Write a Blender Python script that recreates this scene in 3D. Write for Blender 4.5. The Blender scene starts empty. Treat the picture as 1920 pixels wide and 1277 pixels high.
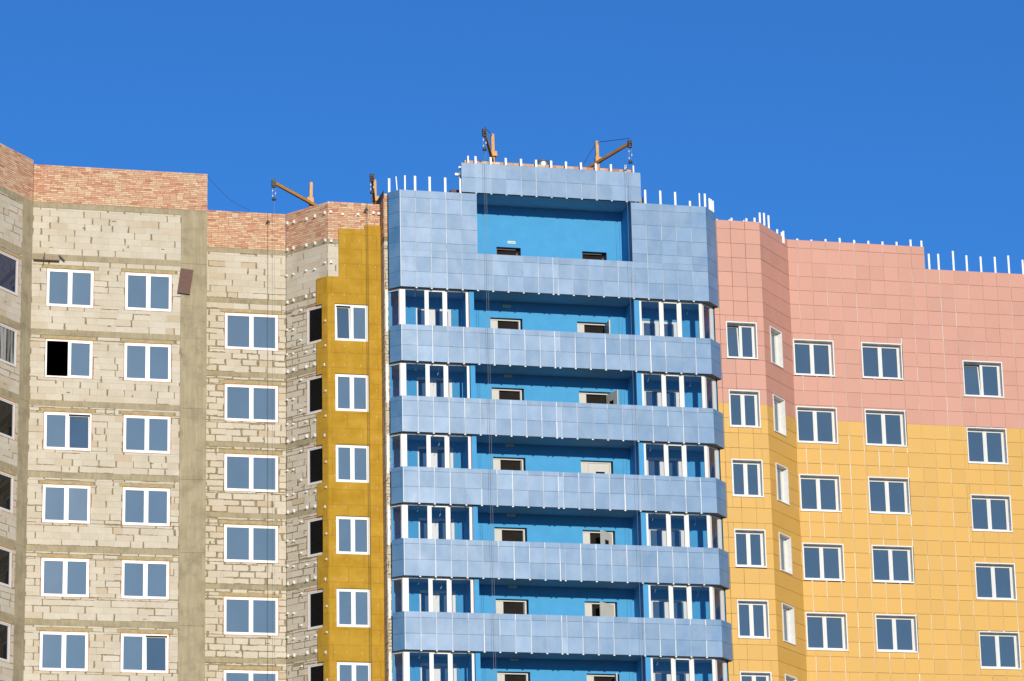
import bpy, math, random
from mathutils import Matrix, Vector
random.seed(7)
R = random.random
def U(a, b): return a + (b - a) * R()

scene = bpy.context.scene
COL = scene.collection
EYE = 1.6                      # heights below are measured from the eye, the ground lies 1.6 m lower
YAW = 0.23830                  # the facade recedes to the right by this angle
DIST = 125.4256                # metres from the camera to the facade line at s = 0
GROUND = -EYE

# ------------------------------------------------------------------ frames and mesh builder
class Fr:
    """A vertical face: t runs along it to the right, d out of it, z up. Its start (s, q) lies on the plan of the facade."""
    def __init__(self, s, q, deg=0.0, t0=0.0):
        self.s, self.q, self.t0 = s, q, t0
        a = math.radians(deg); self.c, self.n = math.cos(a), math.sin(a)
    def p(self, t, d, z):
        t -= self.t0
        return (self.s + t * self.c + d * self.n, self.q - t * self.n + d * self.c, z)
def front(q): return Fr(0, q, 0, 0)

class MB:
    def __init__(self): self.v, self.f, self.uv, self.m = [], [], [], []
    def face(self, fr, pts, mat=0):
        i = len(self.v); self.f.append(list(range(i, i + len(pts)))); self.m.append(mat)
        for (t, d, z) in pts:
            self.v.append(fr.p(t, d, z)); self.uv.append((t + d * .6, z + d * .35))
    def quad(self, fr, t0, t1, z0, z1, d=0.0, mat=0):
        self.face(fr, [(t0, d, z0), (t1, d, z0), (t1, d, z1), (t0, d, z1)], mat)
    def shape(self, verts, faces, uvs, mat=0):
        i = len(self.v); self.v += verts; self.uv += uvs
        for f in faces: self.f.append([i + k for k in f]); self.m.append(mat)
    def hexa(self, fr, c, mat=0):
        """c: eight (t, d, z): front ring (lower left, lower right, upper right, upper left) then the same ring at the back"""
        self.shape([fr.p(*p) for p in c], [(0,1,2,3), (5,4,7,6), (4,0,3,7), (1,5,6,2), (3,2,6,7), (4,5,1,0)],
                   [(p[0] + p[1] * .6, p[2] + p[1] * .35) for p in c], mat)
    def box(self, fr, t0, t1, d0, d1, z0, z1, mat=0, tilt=0.0):
        e = [U(-tilt, tilt) for _ in range(4)] if tilt else [0] * 4
        self.hexa(fr, [(t0, d1 + e[0], z0), (t1, d1 + e[1], z0), (t1, d1 + e[2], z1), (t0, d1 + e[0] + e[2] - e[1], z1),
                       (t0, d0, z0), (t1, d0, z0), (t1, d0, z1), (t0, d0, z1)], mat)
    def slab(self, fr, poly, d1, d0, mat=0):
        """an outline in (t, z), counter-clockwise seen from outside, with sides going back to d0"""
        n = len(poly)
        vs = [fr.p(t, d1, z) for t, z in poly] + [fr.p(t, d0, z) for t, z in poly]
        fs = [tuple(range(n))] + [(k, k + n, (k + 1) % n + n, (k + 1) % n) for k in range(n)]
        self.shape(vs, fs, list(poly) + list(poly), mat)
    def prism(self, plan, z0, z1, mat=0):
        """a vertical prism over a plan outline of (s, q), given left to right along the front then back"""
        n = len(plan)
        vs = [(s, q, z0) for s, q in plan] + [(s, q, z1) for s, q in plan]
        fs = [tuple(range(n - 1, -1, -1)) if False else tuple(range(n)), tuple(range(2 * n - 1, n - 1, -1))]
        fs += [(k, k + n, (k + 1) % n + n, (k + 1) % n) for k in range(n)]
        self.shape(vs, fs, [(s, q) for s, q in plan] + [(s + .3, q + z1 - z0) for s, q in plan], mat)
    def tube(self, pts, r, n=8, mat=0, r2=None):
        """a round bar through points given as (s, q, z)"""
        P = [Vector(p) for p in pts]; rings = []
        for k, p in enumerate(P):
            d = (P[min(k + 1, len(P) - 1)] - P[max(k - 1, 0)]).normalized()
            a = d.cross(Vector((0, 0, 1)) if abs(d.z) < .9 else Vector((1, 0, 0))).normalized(); b = d.cross(a)
            rr = r if r2 is None else r + (r2 - r) * k / (len(P) - 1)
            rings.append([tuple(p + a * (rr * math.cos(2 * math.pi * j / n)) + b * (rr * math.sin(2 * math.pi * j / n))) for j in range(n)])
        vs = [v for ring in rings for v in ring]; fs = []
        for k in range(len(P) - 1):
            for j in range(n):
                fs.append((k * n + j, k * n + (j + 1) % n, (k + 1) * n + (j + 1) % n, (k + 1) * n + j))
        fs += [tuple(range(n - 1, -1, -1)), tuple((len(P) - 1) * n + j for j in range(n))]
        self.shape(vs, fs, [(v[0], v[2]) for v in vs], mat)
    def beam(self, a, b, w, h, mat=0):
        """a square bar from a to b, points as (s, q, z)"""
        A, B = Vector(a), Vector(b); d = (B - A).normalized()
        x = d.cross(Vector((0, 0, 1)))
        x = x.normalized() if x.length > .05 else Vector((1, 0, 0)); y = x.cross(d).normalized()
        vs = [tuple(P + x * (w / 2 * i) + y * (h / 2 * j)) for P in (A, B) for i, j in ((-1, -1), (1, -1), (1, 1), (-1, 1))]
        self.shape(vs, [(3, 2, 1, 0), (4, 5, 6, 7), (0, 1, 5, 4), (1, 2, 6, 5), (2, 3, 7, 6), (3, 0, 4, 7)], [(v[0], v[2]) for v in vs], mat)
    def build(self, name, mats, parent=None, smooth=False, **props):
        base = ORIGIN[parent] if parent in ORIGIN else (0.0, 0.0)
        me = bpy.data.meshes.new(name)
        me.from_pydata([(s - base[0], -(q - base[1]), z + EYE) for s, q, z in self.v], [], self.f)
        uvl = me.uv_layers.new(name='UVMap')
        co = [0.0] * (2 * len(me.loops))
        for l in me.loops: co[2 * l.index:2 * l.index + 2] = self.uv[l.vertex_index]
        uvl.data.foreach_set('uv', co)
        for m in (mats if isinstance(mats, (list, tuple)) else [mats]): me.materials.append(m)
        me.polygons.foreach_set('material_index', self.m)
        if smooth: me.polygons.foreach_set('use_smooth', [True] * len(me.polygons))
        me.update(); me.validate()
        o = bpy.data.objects.new(name, me); COL.objects.link(o)
        if parent is not None: o.parent = parent
        ORIGIN[o] = base
        for k, v in props.items(): o[k] = v
        return o
ORIGIN = {}

def world(s, q, z):
    c, n = math.cos(YAW), math.sin(YAW)
    return Vector((s * c + q * n, DIST + s * n - q * c, z + EYE))
def thing(name, label, cat, s, q, z=GROUND, group=None):
    o = bpy.data.objects.new(name, None); COL.objects.link(o)
    o.empty_display_size = .5
    o.location = world(s, q, GROUND); o.rotation_euler = (0, 0, YAW)
    o['label'] = label; o['category'] = cat
    if group: o['group'] = group
    ORIGIN[o] = (s, q)
    return o

# ------------------------------------------------------------------ materials
def new_mat(name):
    m = bpy.data.materials.new(name); m.use_nodes = True
    nt = m.node_tree; b = nt.nodes['Principled BSDF']
    return m, nt, b
def node(nt, kind, **kw):
    n = nt.nodes.new(kind)
    for k, v in kw.items():
        if hasattr(n, k): setattr(n, k, v)
        else: n.inputs[k].default_value = v
    return n
def ramp(nt, stops, interp='LINEAR'):
    n = nt.nodes.new('ShaderNodeValToRGB'); e = n.color_ramp.elements; n.color_ramp.interpolation = interp
    while len(e) > 1: e.remove(e[-1])
    e[0].position, e[0].color = stops[0][0], (*stops[0][1], 1)
    for p, c in stops[1:]:
        x = e.new(p); x.color = (*c, 1)
    return n
def uvmap(nt, scale=(1, 1, 1)):
    u = node(nt, 'ShaderNodeUVMap'); m = node(nt, 'ShaderNodeMapping'); m.inputs['Scale'].default_value = scale
    nt.links.new(u.outputs['UV'], m.inputs['Vector']); return m.outputs['Vector']
def noise(nt, vec, scale, detail=4, rough=.6):
    n = node(nt, 'ShaderNodeTexNoise'); n.inputs['Scale'].default_value = scale; n.inputs['Detail'].default_value = detail
    n.inputs['Roughness'].default_value = rough; nt.links.new(vec, n.inputs['Vector']); return n.outputs['Fac']
def mix(nt, fac, a, b, mode='MIX'):
    n = node(nt, 'ShaderNodeMix'); n.data_type = 'RGBA'; n.blend_type = mode
    for sock, v in ((n.inputs[0], fac), (n.inputs[6], a), (n.inputs[7], b)):
        if isinstance(v, bpy.types.NodeSocket): nt.links.new(v, sock)
        elif isinstance(v, (int, float)): sock.default_value = v
        else: sock.default_value = (*v, 1)
    return n.outputs[2]
def mapr(nt, v, a, b, c, d):
    n = node(nt, 'ShaderNodeMapRange'); nt.links.new(v, n.inputs[0])
    for i, x in enumerate((a, b, c, d)): n.inputs[i + 1].default_value = x
    return n.outputs[0]
def bump(nt, bs, h, strength, dist):
    n = node(nt, 'ShaderNodeBump'); n.inputs['Strength'].default_value = strength; n.inputs['Distance'].default_value = dist
    nt.links.new(h, n.inputs['Height']); nt.links.new(n.outputs['Normal'], bs.inputs['Normal'])

def island_mat(name, stops, dirt, dirt_amt, nscale=3.0, rough=.85, bumpy=.004, spec=.3, streak=(1, 1, 1)):
    """every loose piece (block, brick, tile) takes its own tone from the ramp, with soft stains across it"""
    m, nt, b = new_mat(name)
    g = node(nt, 'ShaderNodeNewGeometry'); rp = ramp(nt, stops)
    nt.links.new(g.outputs['Random Per Island'], rp.inputs['Fac'])
    v = uvmap(nt, streak); n1 = noise(nt, v, nscale, 5); n2 = noise(nt, uvmap(nt), nscale * 9, 4)
    f = mapr(nt, n1, .45, .72, 0, dirt_amt)
    c = mix(nt, f, rp.outputs['Color'], dirt)
    c2 = mix(nt, .25, c, mix(nt, n2, (.55, .55, .55), (1.3, 1.3, 1.3)), 'MULTIPLY')
    nt.links.new(c2, b.inputs['Base Color'])
    b.inputs['Roughness'].default_value = rough; b.inputs['Specular IOR Level'].default_value = spec
    if bumpy: bump(nt, b, n2, .5, bumpy)
    return m
def flat_mat(name, col, rough=.6, var=.12, nscale=4.0, spec=.4, metal=0.0, streak=(1, 1, 1), dirt=None, dirt_amt=.3):
    m, nt, b = new_mat(name)
    v = uvmap(nt, streak); n1 = noise(nt, v, nscale, 5)
    lo = tuple(x * (1 - var) for x in col); hi = tuple(min(1, x * (1 + var)) for x in col)
    c = mix(nt, mapr(nt, n1, .3, .7, 0, 1), lo, hi)
    if dirt: c = mix(nt, mapr(nt, noise(nt, v, nscale * .45, 6, .7), .52, .75, 0, dirt_amt), c, dirt)
    nt.links.new(c, b.inputs['Base Color'])
    b.inputs['Roughness'].default_value = rough; b.inputs['Specular IOR Level'].default_value = spec; b.inputs['Metallic'].default_value = metal
    return m

M = {}
M['block'] = island_mat('aerated_block', [(0, (.61, .54, .425)), (.35, (.655, .585, .465)), (.72, (.60, .52, .395)), (.88, (.67, .60, .485)), (.96, (.565, .45, .30)), (1, (.61, .53, .415))],
                        (.50, .42, .29), .55, 1.1, .95, .003)
M['mortar'] = flat_mat('mortar', (.285, .222, .13), .95, .3, 6, .2)
M['brick'] = island_mat('fired_brick', [(0, (.66, .36, .22)), (.3, (.72, .48, .30)), (.5, (.76, .57, .37)), (.65, (.60, .27, .165)), (.85, (.70, .43, .28)), (1, (.50, .20, .12))],
                        (.52, .40, .25), .2, 1.0, .9, .002)
M['brick_mortar'] = flat_mat('brick_mortar', (.27, .155, .09), .95, .3, 8, .2)
def concrete():
    m, nt, b = new_mat('cast_concrete')
    n1 = noise(nt, uvmap(nt, (9, .7, 1)), 1.0, 5); n2 = noise(nt, uvmap(nt), 1.3, 6, .7); n3 = noise(nt, uvmap(nt), 22, 4)
    c = mix(nt, mapr(nt, n1, .3, .7, 0, 1), (.345, .285, .175), (.46, .385, .245))
    c = mix(nt, mapr(nt, n2, .46, .70, 0, .85), c, (.24, .20, .125))
    c = mix(nt, mapr(nt, n3, .6, .8, 0, .4), c, (.49, .42, .27))
    nt.links.new(c, b.inputs['Base Color']); b.inputs['Roughness'].default_value = .9; b.inputs['Specular IOR Level'].default_value = .25
    bump(nt, b, n1, .5, .006); return m
M['concrete'] = concrete()
M['lintel'] = flat_mat('lintel_concrete', (.43, .345, .185), .9, .2, 5, .25, dirt=(.30, .23, .12), dirt_amt=.5)
M['foam'] = flat_mat('mounting_foam', (.72, .22, .05), .8, .3, 20, .2, dirt=(.75, .45, .2), dirt_amt=.6)
M['pvc'] = flat_mat('white_pvc', (.70, .685, .65), .35, .03, 3, .5)
M['steel_white'] = flat_mat('white_powder_coat', (.80, .80, .78), .45, .05, 5, .45)
M['reveal'] = flat_mat('white_sheet_reveal', (.78, .775, .74), .5, .06, 6, .45)
M['galv'] = flat_mat('galvanised_sheet', (.62, .63, .64), .38, .1, 7, .5, .9)
M['dark'] = flat_mat('dark_void', (.018, .016, .014), .9, .2, 3, .1)
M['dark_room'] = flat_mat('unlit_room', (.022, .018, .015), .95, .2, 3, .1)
M['shell'] = flat_mat('shell_masonry', (.33, .30, .25), .95, .15, 1.5, .2)
M['rust'] = flat_mat('weathered_board', (.17, .095, .075), .8, .35, 9, .3, streak=(6, 1, 1))
M['plank'] = flat_mat('grey_plank', (.36, .285, .19), .85, .3, 4, .2, streak=(1, 12, 1))
M['iron'] = flat_mat('dark_iron', (.06, .05, .045), .55, .3, 9, .4)
M['rope'] = flat_mat('steel_rope', (.30, .30, .28), .5, .2, 9, .5)
M['yellow_paint'] = flat_mat('yellow_crane_paint', (.60, .27, .035), .45, .2, 6, .5, dirt=(.25, .13, .05), dirt_amt=.5)
M['blue_wall'] = flat_mat('bright_blue_render', (.075, .345, .64), .85, .05, 2.2, .2, dirt=(.065, .30, .56), dirt_amt=.5)
M['blue_ceiling'] = flat_mat('blue_grey_ceiling', (.24, .44, .56), .9, .06, 2, .2)
M['door_grey'] = flat_mat('pale_grey_door', (.55, .53, .48), .5, .05, 3, .4)
M['plate'] = flat_mat('pale_plate', (.58, .66, .60), .5, .1, 30, .4)
M['plate_ink'] = flat_mat('faded_plate_text', (.26, .40, .42), .6, .1, 30, .3)

def tile_mat(name, col, var, rough, spec, haze=None, haze_amt=0.0, gloss_var=0.0):
    m, nt, b = new_mat(name)
    g = node(nt, 'ShaderNodeNewGeometry')
    lo = tuple(x * (1 - var) for x in col); hi = tuple(min(1, x * (1 + var)) for x in col)
    c = mix(nt, g.outputs['Random Per Island'], lo, hi)
    n1 = noise(nt, uvmap(nt, (1, .8, 1)), 1.35, 6, .62); n2 = noise(nt, uvmap(nt, (14, 1, 1)), 1.2, 4, .6); n3 = noise(nt, uvmap(nt), 6, 5, .7)
    if haze:
        f = mapr(nt, n1, .40, .66, 0, haze_amt)
        c = mix(nt, f, c, haze)
        c = mix(nt, mapr(nt, n3, .5, .75, 0, haze_amt * .5), c, haze)
    c = mix(nt, mapr(nt, n2, .5, .8, 0, .22), c, tuple(x * .86 for x in col))
    nt.links.new(c, b.inputs['Base Color'])
    b.inputs['Roughness'].default_value = rough; b.inputs['Specular IOR Level'].default_value = spec
    r = mapr(nt, n1, .3, .7, rough - .05, rough + .08); nt.links.new(r, b.inputs['Roughness'])
    if gloss_var:      # a film of dust wiped unevenly: the sheen changes within and between panels
        n4 = noise(nt, uvmap(nt, (1, .55, 1)), 1.7, 5, .6)
        q = node(nt, 'ShaderNodeMath', operation='ADD'); nt.links.new(n4, q.inputs[0])
        nt.links.new(mapr(nt, g.outputs['Random Per Island'], 0, 1, -.10, .10), q.inputs[1])
        nt.links.new(mapr(nt, q.outputs[0], .32, .68, spec - gloss_var, spec + gloss_var), b.inputs['Specular IOR Level'])
    bump(nt, b, n1, .12, .004)
    return m
M['blue_tile'] = tile_mat('blue_panel', (.078, .208, .395), .09, .39, .64, (.19, .31, .44), .5, .14)
M['pink_tile'] = tile_mat('pink_panel', (.58, .28, .205), .06, .5, .4, (.63, .345, .25), .4)
M['yellow_tile'] = tile_mat('yellow_panel', (.665, .375, .075), .05, .5, .4, (.70, .43, .12), .4)

def insulation():
    m, nt, b = new_mat('mineral_wool')
    n1 = noise(nt, uvmap(nt), 1.6, 5); n2 = noise(nt, uvmap(nt, (1, 3, 1)), 28, 4)
    c = mix(nt, mapr(nt, n1, .3, .7, 0, 1), (.43, .235, .018), (.57, .335, .045))
    br = node(nt, 'ShaderNodeTexBrick'); nt.links.new(uvmap(nt), br.inputs['Vector'])
    br.inputs['Scale'].default_value = 1; br.inputs['Brick Width'].default_value = 1.2; br.inputs['Row Height'].default_value = .6
    br.inputs['Mortar Size'].default_value = .011; br.inputs['Mortar Smooth'].default_value = .3
    br.inputs['Color1'].default_value = (1, 1, 1, 1); br.inputs['Color2'].default_value = (.95, .95, .95, 1); br.inputs['Mortar'].default_value = (.74, .70, .66, 1)
    c = mix(nt, 1, c, br.outputs['Color'], 'MULTIPLY')
    vo = node(nt, 'ShaderNodeTexVoronoi'); vo.inputs['Scale'].default_value = 3.1; vo.inputs['Randomness'].default_value = .75
    nt.links.new(uvmap(nt), vo.inputs['Vector'])
    c = mix(nt, mapr(nt, vo.outputs['Distance'], .09, .16, .8, 0), c, (.60, .20, .10))
    c = mix(nt, .2, c, mix(nt, n2, (.6, .6, .6), (1.3, 1.3, 1.3)), 'MULTIPLY')
    nt.links.new(c, b.inputs['Base Color']); b.inputs['Roughness'].default_value = .95; b.inputs['Specular IOR Level'].default_value = .15
    bump(nt, b, n2, .6, .008); return m
M['wool'] = insulation()

def pane_mat(name, col, rough, ior, sky_tint=None, sky_tint_amt=0.0):
    """coated double glazing; each pane has its own film of dust, a few runs and specks of dried foam"""
    m, nt, b = new_mat(name)
    n1 = noise(nt, uvmap(nt, (1, .6, 1)), 1.1, 3, .5); g = node(nt, 'ShaderNodeNewGeometry')
    if sky_tint:
        c = mix(nt, mapr(nt, n1, .2, .8, sky_tint_amt * .8, sky_tint_amt), col, sky_tint)  # reflected sky laid on as diffuse colour
        c = mix(nt, mapr(nt, g.outputs['Random Per Island'], 0, 1, 0, .45), c, col)
        n2 = noise(nt, uvmap(nt, (6.5, 1.3, 1)), 2.6, 2, .5)
        c = mix(nt, mapr(nt, n2, .755, .80, 0, .5), c, (.45, .45, .43))
        nt.links.new(c, b.inputs['Base Color'])
    else: b.inputs['Base Color'].default_value = (*col, 1)
    b.inputs['Roughness'].default_value = rough; b.inputs['IOR'].default_value = ior
    bump(nt, b, n1, .05, .015)
    return m
def curtain_pane():
    m, nt, b = new_mat('glass_with_pale_curtain')
    n1 = noise(nt, uvmap(nt, (4.5, .25, 1)), 1.3, 2, .5)
    nt.links.new(mix(nt, mapr(nt, n1, .42, .58, 0, 1), (.012, .014, .02), (.36, .36, .33)), b.inputs['Base Color'])
    b.inputs['Roughness'].default_value = .04; return m
M['pane_curtain'] = curtain_pane()
M['pane_deep'] = pane_mat('deep_blue_glass', (.006, .018, .07), .03, 1.6)
M['pane_sky_pale'] = pane_mat('sky_pale_glass', (.03, .055, .085), .05, 1.9, (.225, .33, .415), .72)  # left sections: brighter sky reflection painted into the glass colour
M['pane'] = pane_mat('blue_glass', (.025, .045, .075), .03, 1.75, (.10, .17, .25), .75)
M['pane_black'] = pane_mat('dark_glass', (.008, .008, .008), .04, 1.33)
def clear_glass():
    m = bpy.data.materials.new('clear_glazing'); m.use_nodes = True; nt = m.node_tree; nt.nodes.clear()
    o = nt.nodes.new('ShaderNodeOutputMaterial'); t = nt.nodes.new('ShaderNodeBsdfTransparent'); g = nt.nodes.new('ShaderNodeBsdfGlossy')
    t.inputs['Color'].default_value = (.96, .97, .98, 1); g.inputs['Roughness'].default_value = .03
    lw = nt.nodes.new('ShaderNodeLayerWeight'); lw.inputs['Blend'].default_value = .5
    pw = nt.nodes.new('ShaderNodeMath'); pw.operation = 'POWER'; pw.inputs[1].default_value = 4.0; nt.links.new(lw.outputs['Facing'], pw.inputs[0])
    f = nt.nodes.new('ShaderNodeMath'); f.operation = 'MULTIPLY_ADD'; f.inputs[1].default_value = .85; f.inputs[2].default_value = .045; nt.links.new(pw.outputs[0], f.inputs[0])
    x = nt.nodes.new('ShaderNodeMixShader')
    nt.links.new(f.outputs[0], x.inputs[0]); nt.links.new(t.outputs[0], x.inputs[1]); nt.links.new(g.outputs[0], x.inputs[2]); nt.links.new(x.outputs[0], o.inputs[0])
    return m
M['clear'] = clear_glass()
def ground_mat():
    m, nt, b = new_mat('building_site_ground')
    n = noise(nt, uvmap(nt), .15, 6)
    nt.links.new(mix(nt, n, (.17, .145, .11), (.27, .24, .19)), b.inputs['Base Color']); b.inputs['Roughness'].default_value = .95
    return m
M['ground'] = ground_mat()

# ------------------------------------------------------------------ wall builders
def subtract(rects, h):
    out = []
    for (a, b, c, d) in rects:
        x0, x1, y0, y1 = h
        if x1 <= a or x0 >= b or y1 <= c or y0 >= d: out.append((a, b, c, d)); continue
        if x0 > a: out.append((a, x0, c, d))
        if x1 < b: out.append((x1, b, c, d))
        m0, m1 = max(a, x0), min(b, x1)
        if y0 > c: out.append((m0, m1, c, y0))
        if y1 < d: out.append((m0, m1, y1, d))
    return out
def sheet(mb, fr, t0, t1, z0, z1, holes, d, depth=0.0, mat=0, rmat=None):
    """a wall sheet with rectangular holes; reveals go back by depth"""
    ts = sorted({t0, t1, *[min(max(h[i], t0), t1) for h in holes for i in (0, 1)]})
    zs = sorted({z0, z1, *[min(max(h[i], z0), z1) for h in holes for i in (2, 3)]})
    for i in range(len(ts) - 1):
        for j in range(len(zs) - 1):
            a, b, c, e = ts[i], ts[i + 1], zs[j], zs[j + 1]
            if b - a < 1e-5 or e - c < 1e-5: continue
            tm, zm = (a + b) / 2, (c + e) / 2
            if any(h[0] < tm < h[1] and h[2] < zm < h[3] for h in holes): continue
            mb.quad(fr, a, b, c, e, d, mat)
    if depth:
        r = mat if rmat is None else rmat
        for (a, b, c, e) in holes:
            if b <= t0 or a >= t1 or e <= z0 or c >= z1: continue
            a, b, c, e = max(a, t0), min(b, t1), max(c, z0), min(e, z1)
            B = d - depth
            if a > t0: mb.face(fr, [(a, d, c), (a, d, e), (a, B, e), (a, B, c)], r)
            if b < t1: mb.face(fr, [(b, d, e), (b, d, c), (b, B, c), (b, B, e)], r)
            mb.face(fr, [(a, d, e), (b, d, e), (b, B, e), (a, B, e)], r)
            mb.face(fr, [(b, d, c), (a, d, c), (a, B, c), (b, B, c)], r)

def ragged(t0, t1, z0, z1, gaps, step, wob):
    """outline of one block: gaps = (bottom, right, top, left) joint half widths, edges wander where the joint is wide"""
    gb, gr, gt, gl = gaps
    a, b, c, e = t0 + gl, t1 - gr, z0 + gb, z1 - gt
    if b - a < .02 or e - c < .02: return None
    def j(g): return U(-.35, .9) * max(0, g - .002) * wob
    P = []
    nx = max(1, int((b - a) / step)); nz = max(1, int((e - c) / step))
    for k in range(nx): P.append((a + (b - a) * k / nx + (j(gl) if k == 0 else U(-.01, .01)), c + j(gb)))
    for k in range(nz): P.append((b - j(gr), c + (e - c) * k / nz + (j(gb) if k == 0 else 0)))
    for k in range(nx): P.append((b - (b - a) * k / nx - (j(gr) if k == 0 else U(-.01, .01)), e - j(gt)))
    for k in range(nz): P.append((a + j(gl), e - (e - c) * k / nz - (j(gt) if k == 0 else 0)))
    return P
def masonry(mb, fr, t0, t1, z0, z1, holes, L, H, pv=.5, ph=.25, wide=(.016, .034), tight=.0018, step=.08, d=0.0, half=.5, wob=1.0, dw=.002, seam=True):
    z = z0; row = 0
    while z < z1 - .03:
        zt = min(z + H, z1)
        if z1 - zt < .06: zt = z1
        cuts = sorted({z, zt, *[h[k] for h in holes for k in (2, 3) if z + .03 < h[k] < zt - .03]})
        off = (half * L if row % 2 else 0) + U(-.05, .05) * L
        joints = []; x = t0 - L + off
        while x < t1 + L:
            joints.append(x); x += L * U(.97, 1.03) if R() > .07 else L * U(.5, .75)
        hrow = R() < ph
        for ci in range(len(cuts) - 1):
            za, zb = cuts[ci], cuts[ci + 1]; zm = (za + zb) / 2
            free = [(t0, t1)]
            for h in holes:
                if h[2] < zm < h[3]:
                    nf = []
                    for a, b in free:
                        if h[1] <= a or h[0] >= b: nf.append((a, b)); continue
                        if h[0] > a: nf.append((a, h[0]))
                        if h[1] < b: nf.append((h[1], b))
                    free = nf
            for a, b in free:
                js = [a] + [x for x in joints if a + L * .22 < x < b - L * .22] + [b]
                gl = tight if R() > .3 else U(*wide)
                for k in range(len(js) - 1):
                    last = k == len(js) - 2
                    gr = U(*wide) if R() < (pv if not last else .3) else tight
                    hb = U(*wide) * .75 if R() < (.75 if hrow else ph * .35) else tight
                    ht = U(*wide) * .75 if R() < (.2 if hrow else ph * .35) else tight
                    P = ragged(js[k], js[k + 1], za, zb, (hb, gr, ht, gl), step, wob)
                    if P: mb.slab(fr, P, d + U(-dw, dw), d - .02)
                    gl = gr * U(.3, 1) if gr > tight else tight
        z = zt; row += 1
def smears(mb, fr, n, t0, t1, z0, z1, holes, d):
    for _ in range(n):
        t, z = U(t0, t1), U(z0, z1); w, h = (U(.03, .09), U(.08, .22)) if R() < .6 else (U(.1, .25), U(.03, .07))
        if any(a - .12 < t < b + .12 and c - .12 < z < e + .12 for a, b, c, e in holes): continue
        k = 9; P = [(t + w * .5 * math.cos(2 * math.pi * i / k) * U(.6, 1.2), z + h * .5 * math.sin(2 * math.pi * i / k) * U(.6, 1.2)) for i in range(k)]
        mb.slab(fr, P, d, d - .008)
def bricks(mb, fr, t0, t1, z0, z1, holes=()):
    masonry(mb, fr, t0, t1, z0, z1, list(holes), .26, .0755, pv=.35, ph=.18, wide=(.008, .012), tight=.0052, step=.3, wob=.5, dw=.004)

def tiles(mb, fr, cols, rows, holes, mat, d=0.0, vg=(.006, .026), hg=(.007, .011), rail=1, back=2, rail_drop=.035, rail_top=0.0, tilt=.003, rails=True, skip=()):
    """cladding: panels of .6 m on upright rails; mat is an index or a function of the row's middle height"""
    vj = {}
    for i in range(len(cols)):
        base = U(*vg)
        for j in range(len(rows)): vj[i, j] = max(.004, base * U(.6, 1.3) if R() > .25 else U(*vg))
    for i in range(len(cols) - 1):
        for j in range(len(rows) - 1):
            pcs = [(cols[i], cols[i + 1], rows[j], rows[j + 1])]
            for h in holes: pcs = [q for r in pcs for q in subtract([r], h)]
            for (a, b, c, e) in pcs:
                gl = vj[i, j] / 2 if a == cols[i] and i > 0 else .003
                gr = vj[i + 1, j] / 2 if b == cols[i + 1] and i < len(cols) - 2 else .003
                gb = U(*hg) / 2 if j > 0 else 0; gt = U(*hg) / 2
                if b - a < .05 or e - c < .05: continue
                m = mat((c + e) / 2) if callable(mat) else mat
                mb.box(fr, a + gl, b - gr, d - .014, d, c + gb, e - gt, m, tilt)
    if rails:
        for x in cols[1:-1]:
            segs = [(rows[0] - rail_drop, rows[-1] + rail_top)]
            for h in holes:
                if h[0] - .04 < x < h[1] + .04:
                    ns = []
                    for a, b in segs:
                        if h[3] <= a or h[2] >= b: ns.append((a, b)); continue
                        if h[2] > a: ns.append((a, h[2]))
                        if h[3] < b: ns.append((h[3], b))
                    segs = ns
            for a, b in segs: mb.box(fr, x - .036, x + .036, d - .045, d - .021, a, b, rail)

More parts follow.
